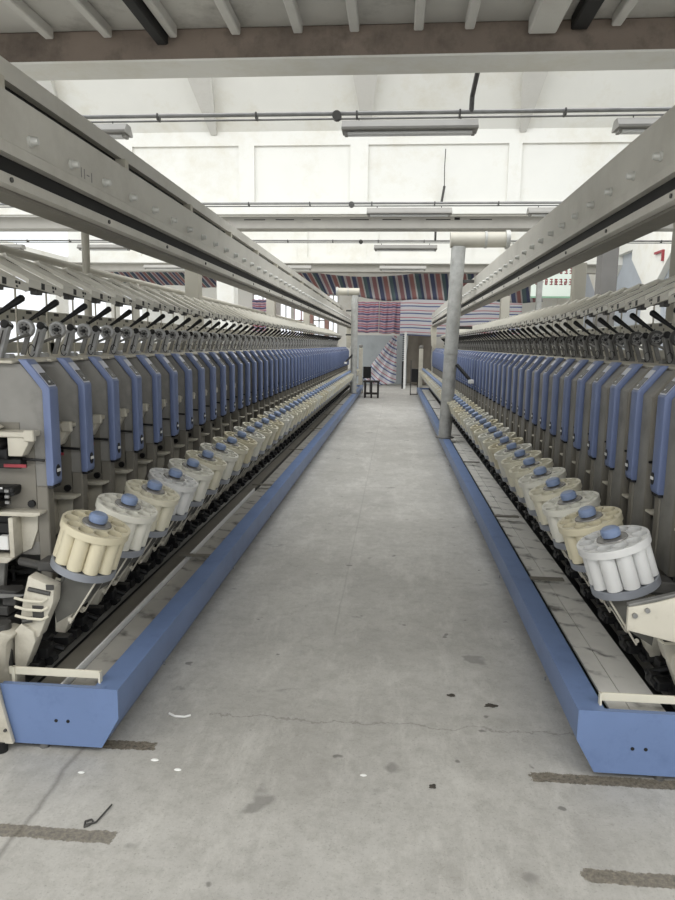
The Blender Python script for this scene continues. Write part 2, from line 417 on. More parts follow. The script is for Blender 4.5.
def magazine_mesh(b, M, n=10):
    R, rc, rr, H = .132, .0298, .0950, .163
    for z in (0, -.03):
        t = bmesh.new(); E = []
        def circ(cx, cy, r, k):
            v = [t.verts.new((cx+r*math.cos(2*PI*i/k), cy+r*math.sin(2*PI*i/k), z)) for i in range(k)]
            for i in range(k): E.append(t.edges.new((v[i], v[(i+1) % k])))
        circ(0, 0, R, 40); circ(0, 0, .03, 12)
        for i in range(n):
            a = 2*PI*(i+.5)/n; circ(rr*math.cos(a), rr*math.sin(a), rc-.0008, 16)
        bmesh.ops.triangle_fill(t, edges=E, use_beauty=True, use_dissolve=False)
        b.merge(t, M)
    b.lathe([(R, -.03), (R, -.004), (R-.003, 0)], 40, M)
    for i in range(n):
        a = 2*PI*(i+.5)/n; T = M @ Matrix.Translation((rr*math.cos(a), rr*math.sin(a), 0))
        b.lathe([(rc-.001, 0), (rc, -.03), (rc, -H), (rc-.004, -H), (rc-.004, -.01)], 14, T)
    b.lathe([(.03, 0), (.03, -H)], 12, M)

def make_unit(side):
    s = 1 if side == 'left' else -1           # local +a points to the aisle
    d = 1 if side == 'left' else -1           # the body lies behind (left) or before (right) its cover
    U = thing('winding_unit', '-', 'winding unit')
    def bb(): return B(s)
    y0, y1 = (0.010, .040) if d > 0 else (-.135, .045)
    body = bb().prism([(.184, .60), (.184, 1.296), (.100, 1.397), (.092, 1.405), (-.42, 1.405), (-.42, .351), (-.05, .351), (-.02, .60)], y0, y1, .004).build('body', MB['body'], U)
    # lower access plate, joint line and bolts on the face towards the photographer
    yf = y0
    bb().prism([(.135, .66), (.135, 1.115), (.075, 1.115), (.075, 1.165), (-.40, 1.165), (-.40, .66)], yf-.004, yf, 0).build('access_plate', MB['body2'], body)
    if d > 0: BL = [((.115, yf-.016, .825), (.115, yf-.003, .825), .016), ((-.02, yf-.010, 1.36), (-.02, yf, 1.36), .007), ((-.12, yf-.008, 1.30), (-.12, yf, 1.30), .006)]
    else: BL = [((.168, -.05, z), (.176, -.05, z), .007) for z in (1.25, 1.06, .86)]+[((.05, yf-.01, z), (.05, yf, z), .008) for z in (1.12, .9)]
    for p0, p1, r in BL: bb().tube(p0, p1, r, n=10).build('bolt', MB['black'], body)
    if d < 0:   # outer corner strip of the aisle face and the ribbed slot beside it
        bb().prism([(.183, .60), (.183, 1.29), (.088, 1.412), (.06, 1.412), (.15, 1.28), (.15, .60)], -.150, -.098, .003).build('corner_strip', MB['body2'], U)
        g = bb()
        for k in range(16): g.box(.150, .168, .055, .078, .80+k*.03, .812+k*.03)
        g.build('grille', MB['dark'], U)
    # top rail cap
    bb().box(-.42, .075, *((-.02, .27) if d > 0 else (-.14, .09)), 1.406, 1.418, .003).build('top_cap', MB['cream'], U)
    # blue cover
    ca, cb = (-.010, .064) if d > 0 else (-.028, .052)
    ash = .010 if d > 0 else 0.
    cov = bb().prism([(.178+ash, .905), (.206+ash, .905), (.212+ash, .92), (.212+ash, 1.307), (.118+ash, 1.424), (.080+ash, 1.424), (.178+ash, 1.300)], ca, cb, .006).build('cover', MB['cover'], U)
    n = Vector((.117, 0, .094)).normalized(); tdir = Vector((-.094, 0, .117)).normalized()
    def slope_plate(t0, t1, ya, yb, h0, h1):
        o = Vector((.2122+ash, 0, 1.307))
        x = bb(); vs = []
        for h in (h0, h1):
            for t, yy in ((t0, ya), (t1, ya), (t1, yb), (t0, yb)):
                p = o+tdir*t+n*h; vs.append((p.x, yy, p.z))
        x._add(vs, [[0, 1, 2, 3], [4, 5, 6, 7], [0, 1, 5, 4], [1, 2, 6, 5], [2, 3, 7, 6], [3, 0, 4, 7]]); return x
    slope_plate(.010, .122, ca+.008, cb-.008, -.002, .0015).build('keypad', MB['panel'], cov)
    slope_plate(.016, .078, ca+.012, cb-.012, .0015, .003).build('display', MB['screen'], cov)
    slope_plate(.028, .036, .020, .030, .003, .004).build('key', MB['lab'], cov)
    e = bb(); T = Matrix.Translation((.2115+ash, .028, .965)) @ Matrix.Rotation(PI/2, 4, 'Y') @ Matrix.Diagonal((1.55, 1, 1, 1))
    e.lathe([(0.0001, .0), (.017, 0), (.017, .003), (.0001, .0035)], 18, T)
    em = e.build('emblem', MB['black'], cov)
    bb().box(.2145+ash, .217+ash, .014, .044, .960, .974, .001).build('emblem_bar', MB['lab'], em)
    bb().prism([(.180+ash, .894), (.203+ash, .894), (.207+ash, .908), (.180+ash, .908)], ca+.004, cb-.004, .002).build('end_cap', MB['screen'], cov)
    # leg below the cover
    bb().box(.140, .190, -.004, .048, .45, .90, .004).build('leg', MB['body2'], U)
    # splicer on the -y face
    sy = y0 if d > 0 else -.135
    m = Matrix.Identity(4)
    sp = bb()
    sp.box(-.20, .165, sy-.085, sy, 1.113, 1.135, .004)
    sp.prism([(.062, 1.035), (.12, 1.035), (.148, 1.085), (.155, 1.115), (.062, 1.115)], sy-.075, sy-.02, .004)
    sp.prism([(-.13, 1.065), (-.02, 1.065), (.0, 1.113), (-.13, 1.113)], sy-.10, sy-.01, .004)
    sp.box(.135, .178, sy-.085, sy-.06, 1.097, 1.143, .004)
    sp.prism([(-.21, 1.135), (.0, 1.135), (.03, 1.15), (.0, 1.165), (-.15, 1.175)], sy-.06, sy-.03, .003)
    spl = sp.build('splicer', MB['cream'], U)
    sc = bb()
    sc.box(-.15, .055, sy-.07, sy, 1.02, 1.065, .004); sc.tube((.02, sy-.10, 1.085), (.02, sy-.02, 1.085), .026, n=14)
    sc.box(-.05, .10, sy-.05, sy, .980, 1.02, .003)
    sc.tube((-.09, sy-.1, 1.035), (.03, sy-.09, 1.025), .010, n=8)
    sc.build('splicer_core', MB['black'], spl)
    bb().box(.03, .125, sy-.056, sy-.05, .986, .999).build('red_strip', MB['red'], spl)['label'] = 'red label strip'
    bb().tube((.04, sy-.036, 1.02), (.185, sy-.02, 1.012), .0055, n=8).build('thread_lever', MB['black'], U)
    # gripper
    g = bb()
    g.box(-.30, -.04, sy-.07, sy, .86, .885, .004); g.box(-.28, -.09, sy-.09, sy, .80, .83, .004)
    g.tube((-.06, sy-.06, .865), (-.06, sy-.01, .865), .022, n=12); g.tube((-.13, sy-.08, .84), (-.13, sy, .84), .03, n=12)
    gr = g.build('gripper', MB['black'], U, (.11*s, 0, .02))
    g = bb(); g.tube((-.30, sy-.075, .895), (-.08, sy-.07, .88), .007, n=8); g.tube((-.28, sy-.095, .79), (-.10, sy-.09, .805), .008, n=8)
    for i in range(3): g.box(-.075, -.055, sy-.075, sy-.065, .815+i*.024, .829+i*.024, .002)
    g.tube((-.13, sy-.083, .84), (-.13, sy-.08, .84), .018, n=10)
    g.build('gripper_pin', MB['steel'], gr)
    # shelf with the connector box under it
    DZ = (.085*s, 0, .112)
    sh = bb(); sh.prism([(-.34, .672), (.075, .672), (.095, .680), (.095, .690), (-.34, .690)], sy-.070, sy, .002)
    sh.prism([(-.34, .49), (-.32, .49), (-.32, .665), (-.34, .665)], sy-.075, sy, 0)
    sh.prism([(-.02, .50), (.02, .52), (.05, .60), (.055, .665), (-.02, .665)], sy-.012, sy, .002)
    sh.prism([(-.04, .50), (-.02, .50), (-.02, .665), (-.04, .665)], sy-.075, sy, .002)
    sh.prism([(-.34, .475), (-.05, .475), (-.02, .50), (-.34, .50)], sy-.085, sy, .003)
    shf = sh.build('connector_box', MB['cream'], U, DZ)
    c = bb(); c.box(-.17, -.11, sy-.06, sy-.03, .50, .585, .002)
    for i in range(6): c.box(-.165, -.115, sy-.064, sy-.06, .508+i*.012, .514+i*.012)
    c.box(-.10, -.06, sy-.05, sy-.02, .52, .58, .003)
    c.build('connector', MB['lab'], shf)
    c = bb(); c.box(-.30, -.05, sy-.012, sy-.002, .505, .66); c.tube((-.25, sy-.04, .57), (-.25, sy-.01, .57), .035, n=12)
    c.box(-.19, -.05, sy-.03, sy-.012, .59, .63)
    c.build('connector_back', MB['black'], shf)
    # lower mechanics : dark tangle, levers
    k = bb()
    k.box(-.40, .03, sy-.09, sy+.16, .36, .40, .004)
    k.tube((-.20, sy-.05, .40), (-.20, sy-.05, .47), .03, n=12); k.tube((-.30, sy-.06, .40), (-.30, sy-.06, .47), .045, n=14)
    k.box(.0, .06, sy-.08, sy-.01, .40, .47, .004)
    k.prism([(-.35, .44), (.02, .45), (.08, .468), (.0, .475), (-.35, .465)], sy-.09, sy-.04, 0)
    k.build('lower_mechanism', MB['dark'], U)
    k = bb(); k.prism([(-.10, .43), (.10, .455), (.12, .463), (-.02, .462), (-.10, .45)], sy-.105, sy-.095, 0)
    k.tube((-.12, sy-.1, .40), (-.12, sy-.1, .47), .008, n=8); k.tube((-.30, sy-.10, .468), (-.05, sy-.12, .45), .006, n=8)
    k.build('thread_blade', MB['steel'], U)
    # bobbin magazine
    dy = -.155 if side == 'left' else .02
    tl = math.radians(19)
    M = ring_M(.462, dy, .792, tl)
    mg = bb(); magazine_mesh(mg, M); mag = mg.build('bobbin_magazine', MB['magA'], U)
    k = bb(); k.lathe([(.0001, .046), (.027, .044), (.035, .037), (.037, .024), (.034, .012), (.0001, .012)], 20, M); k.build('knob', MB['knob'], mag)
    k = bb(); k.lathe([(.0001, .013), (.016, .013), (.022, .006), (.056, .006), (.058, .001), (.0001, .001)], 24, M); k.build('hub_ring', MB['clear'], mag)
    # tray under the cups
    k = bb(); k.lathe([(.0001, -.171), (.118, -.171), (.119, -.164), (.126, -.164), (.126, -.194), (.122, -.196), (.0001, -.196)], 36, M)
    tr = k.build('catch_tray', MB['tray'], mag)
    k = bb(); P = M @ Vector((-.10, 0, -.197)); 
    k.box(P.x-.07, P.x+.04, dy-.045, dy+.045, P.z-.035, P.z+.004, .004); k.tube((P.x+.02, dy-.03, P.z-.03), (.10, dy*.5, .60), .018, n=10)
    k.build('magazine_bracket', MB['dark'], mag)
    # chute that leads bobbins down to the belt
    k = bb()
    k.prism([(.075, -.197), (-.035, -.197), (-.050, -.30), (-.045, -.37), (-.020, -.425), (.045, -.345), (.075, -.26)], -.052, -.046, 0, M=M)
    k.prism([(.075, -.197), (-.035, -.197), (-.050, -.30), (-.045, -.37), (-.020, -.425), (.045, -.345), (.075, -.26)], .046, .052, 0, M=M)
    k.prism([(-.05, -.197), (-.04, -.197), (-.055, -.36), (-.065, -.36)], -.05, .05, 0, M=M)
    k.build('chute', MB['chute'], U)
    for sg in (-1, 1):
        k = bb(); k.tube(M @ Vector((.085, sg*.062, -.197)), M @ Vector((.035, sg*.062, -.40)), .004, n=6); k.tube(M @ Vector((.03, sg*.062, -.385)), M @ Vector((.03, sg*.045, -.395)), .009, n=8)
        k.build('guide_rod', MB['cream'], U)
    k = bb(); k.tube(M @ Vector((.02, 0, -.197)), M @ Vector((.02, 0, -.27)), .030, .026, n=14); k.build('drop_tube', MB['dark'], U)
    # black peg station above the belt
    k = bb()
    for i in range(9):
        a, yy, zz = .225+random.uniform(-.05, .05), dy+random.uniform(-.115, .115), .232+random.uniform(0, .045)
        k.box(a-random.uniform(.015, .04), a+random.uniform(.015, .04), yy-random.uniform(.015, .035), yy+random.uniform(.015, .035), zz-.02, zz+random.uniform(.01, .03), .003)
    k.tube((.18, dy-.14, .245), (.18, dy+.14, .245), .020, n=10)
    k.tube((.27, dy-.06, .24), (.27, dy-.02, .24), .02, n=10); k.tube((.20, dy+.02, .28), (.29, dy+.03, .25), .012, n=8)
    k.build('peg_station', MB['black'], U)
    # cream lower casing between magazine and tray (tilted)
    cs = bb()
    cs.prism([(.245, .616), (.345, .575), (.338, .51), (.300, .43), (.275, .37), (.225, .37), (.205, .45), (.22, .53)], dy-.135, dy-.075, .005)
    cs.prism([(.215, .43), (.262, .40), (.268, .36), (.222, .250), (.180, .258), (.186, .40)], dy-.150, dy-.09, .004)
    cas = cs.build('lower_casing', MB['cream'], U)
    k = bb(); k.box(.255, .30, dy-.1375, dy-.134, .44, .50, .001); k.tube((.245, dy-.137, .565), (.33, dy-.137, .55), .009, n=8)
    k.tube((.225, dy-.16, .445), (.255, dy-.14, .445), .012, n=8); k.box(.315, .345, dy-.140, dy-.134, .565, .585, .001)
    k.build('casing_fittings', MB['dark'], cas)
    k = bb()
    for z in (.455, .49, .525): k.path([(.20, dy-.16, z+.012), (.24, dy-.155, z), (.30, dy-.148, z-.005), (.318, dy-.137, z+.005)], .0055)
    k.build('casing_lever', MB['trim'], cas)
    # winding head : cradle arm, package disc, handle
    h = bb()
    aM = Matrix.Identity(4)
    AM = Matrix.Translation((0, -.014, 1.43)) @ Matrix.Rotation(math.radians(-15), 4, 'X') @ Matrix.Translation((0, -.026, -1.43))
    h.prism([(-.198, 1.432), (-.156, 1.432), (-.130, 1.60), (-.140, 1.616), (-.158, 1.616), (-.168, 1.60)], .010, .042, .004, M=AM)
    h.box(-.19, -.13, .0, .05, 1.437, 1.46, .004)
    h.mat(1); h.prism([(-.176, 1.465), (-.168, 1.465), (-.152, 1.565), (-.158, 1.565)], .0085, .011, 0, M=AM)
    HZ = (0, 0, -.022)
    arm = h.build('cradle_arm', [MB['ring'] if d > 0 else MB['steel2'], MB['dark']], U, HZ)
    h = bb(); h.tube(AM @ Vector((-.149, .0, 1.594)), AM @ Vector((-.149, .05, 1.594)), .019, n=14); h.build('pivot', MB['black'], arm)
    T = Matrix.Translation((-.17, .225, 1.578)) @ Matrix.Rotation(PI/2, 4, 'X')
    ds = bb(); ds.lathe([(.028, .010), (.032, .013), (.040, .013), (.044, .008), (.044, -.012), (.0001, -.012)], 24, T)
    disc = ds.build('package_disc', MB['ring'] if d > 0 else MB['dark'], U, HZ)
    k = bb(); k.lathe([(.0001, .009), (.028, .009), (.028, -.005), (.0001, -.005)], 20, T); k.mat(1); k.lathe([(.0001, .022), (.010, .021), (.012, .009), (.0001, .009)], 14, T)
    for i in range(6):
        a = 2*PI*i/6; k.tube(T @ Vector((.02*math.cos(a), .02*math.sin(a), .008)), T @ Vector((.02*math.cos(a), .02*math.sin(a), .011)), .004, n=8)
    k.build('disc_hub', [MB['steel2'], MB['black']], disc)
    # link plate behind the disc and bent yarn wire
    h = bb(); h.tube((-.15, .215, 1.55), (-.21, .07, 1.50), .008, n=8); h.build('link_rod', MB['steel2'], U, HZ)
    h = bb(); h.prism([(-.31, 1.418), (-.25, 1.418), (-.215, 1.53), (-.23, 1.545)], .10, .112, 0); h.build('stay_plate', MB['cream'], U, HZ)
    h = bb(); h.prism([(-.225, 1.45), (-.20, 1.45), (-.165, 1.56), (-.19, 1.56)], .262, .272, 0); h.build('disc_stay', MB['steel2'], U, HZ)
    k = bb(); pts = [(-.10+.016*math.cos(t), .14, 1.452+.028*math.sin(t)) for t in [i*PI/6 for i in range(1, 12)]]; k.path(pts, .0022, 5)
    k.build('yarn_wire', MB['black'], U)
    ty = .10
    hd = bb()
    p0, p1 = Vector((-.165, .25, 1.615)), Vector((-.060, .345, 1.715))
    dd = (p1-p0).normalized()
    hd.tube(p0, p0+dd*.03, .0075, .0085, n=10); hd.tube(p0+dd*.03, p1-dd*.03, .0085, .0165, n=12); hd.tube(p1-dd*.03, p1-dd*.008, .0165, .0165, n=12); hd.tube(p1-dd*.008, p1, .0165, .009, n=12)
    hd.build('handle', MB['rubber'], U, HZ)
    # sloping package board above
    bo = bb()
    BT = Matrix.Translation((0, .14, 1.8)) @ Matrix.Rotation(math.radians(-4), 4, 'X') @ Matrix.Translation((0, -.14, -1.8))
    bo.prism([(-.02, 1.724), (-.010, 1.724), (-.010, 1.758), (-.31, 1.905), (-.32, 1.890), (-.022, 1.744)], -.014, .303, .0, M=BT)
    bo.prism([(-.295, 1.898), (-.300, 1.912), (-.33, 1.904), (-.33, 1.884)], -.014, .303, .0, M=BT)
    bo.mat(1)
    bo.prism([(-.025, 1.700), (-.012, 1.722), (-.312, 1.890), (-.325, 1.862)], -.014, -.009, .0, M=BT)  # black skirt below the near edge, painted in for the shadow line at the seam
    for ya, yb, za, zb in ((.095, .125, 1.727, 1.755), (.195, .212, 1.744, 1.756), (.220, .234, 1.744, 1.756), (.200, .214, 1.728, 1.737)):
        bo.box(-.0115, -.0085, ya, yb, za, zb, M=BT)
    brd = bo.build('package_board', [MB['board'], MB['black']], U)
    k = bb(); k.tube((-.03, -.014, 1.726), (-.03, .290, 1.726), .008, n=8); k.box(-.05, -.02, .06, .12, 1.705, 1.735, .003); k.build('board_cable', MB['dark'], brd)
    # stalk that carries the board
    k = bb(); k.box(-.345, -.337, .13, .138, 1.42, 1.885); k.build('board_stalk', MB['cream'], U)
    if side == 'right':
        pass
    return U

def row(side, n, x_cover, ycov):
    s = 1 if side == 'left' else -1
    proto = make_unit(side)
    km = kmap_of(proto)
    meshvar = {}
    def variants(me):
        out = []
        for key in ('magA', 'magB', 'magC', 'magD'):
            c = me.copy(); c.materials.clear(); c.materials.append(MB[key]); out.append(c)
        return out
    names = ['cream', 'off-white', 'ivory', 'greyish white']
    near = [0, 1, 2, 3, 1, 2, 1, 2, 0, 1, 2, 2, 0, 1] if side == 'left' else [3, 0, 1, 2, 1, 2, 2, 1, 0, 2, 1, 2, 0, 1]
    magobj = [c for c in km[proto.name] if c.name.startswith('bobbin_magazine')][0]
    V = variants(magobj.data)
    units = []
    for i in range(n):
        u = proto if i == 0 else copy_tree(proto, km)
        u.location = (x_cover-s*.212, ycov+i*PITCH, 0)
        v = near[i] if i < len(near) else random.choice([0, 1, 2, 2, 1])
        units.append((u, v))
        j = i+1
        if i < n//2:
            w = ORD[j]+' from the near end of the '+side+' machine'
            if i < 14:
                u['label'] = 'winding unit with %s bobbin magazine, %s' % (names[v], w)
            else: u['label'] = 'blue-fronted grey winding unit, '+w
        else:
            u['label'] = 'blue-fronted grey winding unit, '+ORD[n-i]+' from the far end of the '+side+' machine'
        u['category'] = 'winding unit'; u['group'] = 'winding units of the '+side+' machine'
    bpy.context.view_layer.update()
    for u, v in units:
        for c in u.children:
            if c.name.startswith('bobbin_magazine'): c.data = V[v]
    return [u for u, v in units]
NU = 58
L_units = row('left', NU, -1.40, 2.70)
R_units = row('right', NU-1, 1.08, 2.57)

# ------------------------------------------------------------------ machine base, trough, rail
def machine(side):
    s = 1 if side == 'left' else -1          # +u away from the aisle -> world x = XC - s*u
    X = lambda u: XC-s*u
    XT = lambda u: XC+(.017 if s > 0 else 0.)-s*u
    y0, y1 = (2.255, 21.6) if side == 'left' else (2.29, 20.75)
    # base the units stand on
    t = thing('plinth', 'long dark grey plinth under the '+side+' row of winding units', 'machine base', (X(1.7), y0+.3, 0))
    def part(b, name, m, par, lab=None):
        o = b.build(name, m, par); o.matrix_parent_inverse = Matrix.Translation(-Vector(t_loc)); 
        if lab: o['label'] = lab
        return o
    t_loc = t.location.copy()
    ux0, ux1 = sorted((X(1.42), X(1.88)))
    part(B().box(ux0, ux1, y0+.24, y1-.1, 0, .350, .004), 'plinth_body', MB['dark'], t)
    # back sheet that closes the unit row
    ux0, ux1 = sorted((X(1.885), X(1.90)))
    part(B().box(ux0, ux1, y0+.24, y1-.1, 0, 1.40), 'back_sheet', MB['dark'], t)
    # rear yarn rail on brackets
    rb = B()
    ux0, ux1 = sorted((X(1.905), X(1.955)))
    rb.box(ux0, ux1, y0+.24, y1-.1, 1.60, 1.67, .004)
    rb.box(ux0, ux1, y0+.24, y1-.1, 1.43, 1.49, .004)
    y = y0+.5
    while y < y1-.2:
        rb.box(ux0, ux1, y, y+.05, .0, 1.60); y += 1.28
    rb.mat(1); y = y0+.4
    while y < y1-.3:
        a, b_ = sorted((X(1.9055), X(1.9045))); rb.box(a, b_, y, y+.06, 1.645, 1.662); rb.box(a, b_, y+.12, y+.14, 1.615, 1.63); y += .16
    part(rb, 'rear_rail', [MB['board'], MB['dark']], t)
    # trough
    t = thing('conveyor_trough', 'long blue steel trough with bobbin belt along the '+side+' machine', 'conveyor trough', (XT(1.1), y0, 0))
    t_loc = t.location.copy()
    u0 = .825
    ch = B(); 
    prof = [(u0, .255), (u0, .146), (u0+.066, .03), (1.25, .03), (1.25, .145), (1.238, .145), (1.238, .045), (u0+.075, .045), (u0+.012, .15), (u0+.012, .243), (u0+.083, .243), (u0+.083, .19), (u0+.095, .19), (u0+.095, .255)]
    ch.prism([(XT(u), z) for u, z in prof], y0+.006, y1, 0)
    chn = part(ch, 'channel', MB['trough'], t)
    e = B(); e.prism([(XT(u), z) for u, z in [(u0, .258), (u0, .146), (u0+.066, .028), (1.228, .028), (1.268, .258)]], y0, y0+.006, 0)
    e.box(*sorted((XT(u0+.05), XT(1.262))), y0+.004, y0+.022, .246, .2575)
    ep = part(e, 'end_plate', MB['trough'], t)
    e = B(); e.prism([(XT(u), z) for u, z in [(u0+.02, .25), (u0, .146), (u0+.066, .03), (1.25, .03), (1.25, .25)]], y1-.006, y1, 0)
    part(e, 'end_plate', MB['trough'], t)
    h = B()
    for u in (u0+.19, u0+.235): h.tube((XT(u), y0-.002, .125), (XT(u), y0+.004, .125), .0065, n=10)
    part(h, 'bolt_hole', MB['black'], t)
    h = B()
    k = 0; y = y0+.5
    while y < y1:
        h.tube((XT(u0-.006), y, .12), (XT(u0+.002), y, .12), .008, n=8); y += 1.3
    part(h, 'stud', MB['steel'], t)
    # levelling feet
    f = B()
    for yy in (y0+.03, (y0+y1)/2, y1-.05):
        f.tube((XT(u0+.30), yy, 0), (XT(u0+.30), yy, .03), .018, n=10)
    part(f, 'levelling_foot', MB['steel'], t)
    # belts
    if side == 'left':
        part(B().box(*sorted((XT(u0+.097), XT(1.065))), y0+.008, y1-.03, .190, .200), 'belt', MB['beltl'], t)
        part(B().box(*sorted((XT(1.075), XT(1.083))), y0+.03, y0+3.7, .19, .222), 'guide_rail', MB['lab'], t)
        part(B().box(*sorted((XT(1.084), XT(1.20))), y0+.008, y1-.03, .175, .185), 'belt_deck', MB['body2'], t)
        part(B().box(*sorted((XT(1.075), XT(1.081))), y0+3.7, y1-.03, .19, .215), 'guide_rail', MB['dark'], t)
    else:
        part(B().box(*sorted((XT(u0+.096), XT(u0+.145))), y0+.008, y1-.03, .170, .180), 'belt_gap', MB['green'], t)
        part(B().box(*sorted((XT(u0+.145), XT(1.043))), y0+.008, y1-.03, .190, .200), 'belt', MB['beltm'], t)
        part(B().box(*sorted((XT(1.047), XT(1.170))), y0+.008, y1-.03, .190, .200), 'belt', MB['beltm'], t)
    part(B().box(*sorted((XT(u0+.1), XT(1.235))), y0+.008, y1-.03, .05, .165), 'belt_bed', MB['black'], t)
    # cross bars
    cb = B(); cb.box(*sorted((XT(u0+.085), XT(1.262))), y0+.055, y0+.062, .268, .298, .001); cb.box(*sorted((XT(u0+.083), XT(u0+.090))), y0+.045, y0+.065, .20, .298); cb.box(*sorted((XT(1.238), XT(1.25))), y0+.05, y0+.065, .14, .298)
    part(cb, 'cross_bar', MB['trim'], t)
    for yy in ((3.92, 6.05, 8.2, 10.3, 12.4, 14.6, 16.7) if side == 'left' else (3.74, 5.15, 7.6, 9.9, 12.0, 14.1, 16.2)):
        cb = B(); cb.box(*sorted((XT(u0+.097), XT(1.115))), yy-.022, yy+.022, .232, .240, .001); cb.box(*sorted((XT(u0+.097), XT(u0+.105))), yy-.022, yy+.022, .20, .240)
        part(cb, 'cross_bar', MB['body2'], t)
    # end post at the far end
    t = thing('end_post', 'tall cream end post at the far end of the '+side+' trough', 'post', (XT(.9), y1+.07, 0)); t_loc = t.location.copy()
    part(B().box(*sorted((XT(.865), XT(.985))), y1+.02, y1+.14, 0, 1.40, .01), 'post', MB['cream'], t)
    part(B().box(*sorted((XT(.865), XT(.985))), y1+.02, y1+.14, 1.40, 1.50, .03), 'post_cap', MB['body'], t)
    # overhead rail
    r0, r1 = -1.4, y1-.2
    t = thing('overhead_rail', 'long beige bolted steel rail hanging above the '+side+' row of units', 'rail', (X(1.25), 10, 2.05)); t_loc = t.location.copy()
    dzr = -.017 if side == 'left' else .013
    zt = (2.35 if side == 'left' else 2.387)
    uf = 1.17 if side == 'left' else 1.19
    r_before = set(bpy.data.objects)
    w = B()
    w.prism([(X(u), z) for u, z in [(uf, zt), (uf, 2.185), (uf-.006, 2.18), (uf-.006, 2.142), (uf+.03, 2.136), (uf+.15, 2.136), (uf+.15, zt-.01)]], r0, r1, 0)
    web = part(w, 'web', MB['rail'], t)
    part(B().box(*sorted((X(uf+.022), X(uf+.15))), r0+.01, r1-.01, 2.068, 2.14), 'groove', MB['railg'], t)
    part(B().prism([(X(u), z) for u, z in [(uf, 2.078), (uf, 2.042), (uf+.012, 2.036), (uf+.16, 2.036), (uf+.16, 2.068), (uf+.02, 2.068)]], r0, r1, 0), 'lower_flange', MB['rail'], t)
    part(B().box(*sorted((X(uf+.03), X(uf+.15))), r0+.02, r1-.02, 2.022, 2.036), 'flange_underside', MB['body2'], t)
    if side == 'left':
        part(B().prism([(X(u), z) for u, z in [(1.255, 2.437), (1.255, 2.508), (1.265, 2.515), (1.33, 2.515), (1.33, 2.437)]], r0, r1-2.5, 0), 'upper_bar', MB['rail'], t)
        part(B().box(*sorted((X(1.29), X(1.31))), r0, r1-2.5, 2.34, 2.437), 'bar_web', MB['railg'], t)
        g = B()
        y = -1
        while y < r1-3:
            g.box(*sorted((X(1.24), X(1.32))), y, y+.05, 2.34, 2.437); y += 1.15
        part(g, 'bar_bracket', MB['cream'], t)
    else:
        part(B().prism([(X(u), z) for u, z in [(uf+.012, zt), (uf+.012, zt+.022), (uf+.14, zt+.022), (uf+.14, zt)]], r0, r1, 0), 'upper_bar', MB['rail'], t)
    # bolts, one per unit pitch
    bo = B(); M = Matrix.Translation((X(uf), 0, 2.223 if side == 'left' else 2.238)) @ Matrix.Rotation(s*PI/2, 4, 'Y')
    bo.lathe([(.0001, .034), (.011, .033), (.015, .026), (.015, .010), (.020, .008), (.020, 0)], 12, M)
    yb = 2.52 if side == 'left' else 2.97
    bolt = part(bo, 'bolt', MB['zinc'], t)
    bolt.location.y += yb-PITCH*9 - 0
    for i in range(1, int((r1-(yb-PITCH*9))/PITCH)):
        c = bolt.copy(); COL.objects.link(c); c.location.y = bolt.location.y+i*PITCH
    if side == 'left':
        for ya, yb2, za, zb in ((2.93, 2.936, 2.195, 2.235), (2.96, 2.966, 2.195, 2.235), (2.985, 3.01, 2.213, 2.218), (3.03, 3.036, 2.195, 2.235)):
            part(B().box(*sorted((X(uf-.0012), X(uf+.001))), ya, yb2, za, zb), 'pencil_stroke', MB['steel2'], t)
    sm = B(); y = yb-2.6
    while y < r1-.5:
        sm.tube((X(uf-.006), y, 2.060), (X(uf+.002), y, 2.060), .009, n=8); y += .82
    part(sm, 'flange_screw', MB['dark'], t)
    # end hanger that carries the rail at its end at the far end
    hg = B(); hg.prism([(X(u), z) for u, z in [(1.16, 2.04), (1.34, 2.04), (1.34, 1.45), (1.24, 1.40), (1.20, 1.50), (1.17, 1.85)]], r1-.10, r1-.04, .006)
    part(hg, 'end_hanger', MB['cream'], t)
    t.location.z += dzr
    return
machine('left'); machine('right')

# cream end foot on the near end of the left machine
t = thing('corner_bracket', 'cream angled steel bracket foot at the near end of the left blue trough', 'bracket', (-1.5, 2.27, 0))
at(B().prism([(-1.360, .035), (-1.412, .265), (-1.42, .42), (-1.62, .42), (-1.62, .035)], 2.232, 2.250, .003).build('bracket_plate', MB['cream'], t), t)
b = B()
for x, z in ((-1.385, .09), (-1.43, .09), (-1.415, .16), (-1.45, .22)): b.tube((x, 2.225, z), (x, 2.233, z), .006, n=8)
at(b.build('bolt', MB['dark'], t), t)
at(B().tube((-1.41, 2.241, 0), (-1.41, 2.241, .04), .022, n=12).build('foot_pad', MB['black'], t), t)
# cream corner casting behind the left foot
t = thing('corner_casting', 'rounded cream casting behind the near cross bar of the left trough', 'casting', (-1.47, 2.42, 0))
at(B().prism([(-1.60, .0), (-1.43, .0), (-1.425, .20), (-1.45, .26), (-1.44, .36), (-1.41, .395), (-1.46, .41), (-1.53, .37), (-1.60, .30)], 2.36, 2.46, .012).build('casting_body', MB['cream'], t), t)
at(B().tube((-1.475, 2.40, .0), (-1.475, 2.40, .43), .032, n=14).build('dark_sleeve', MB['dark'], t), t)
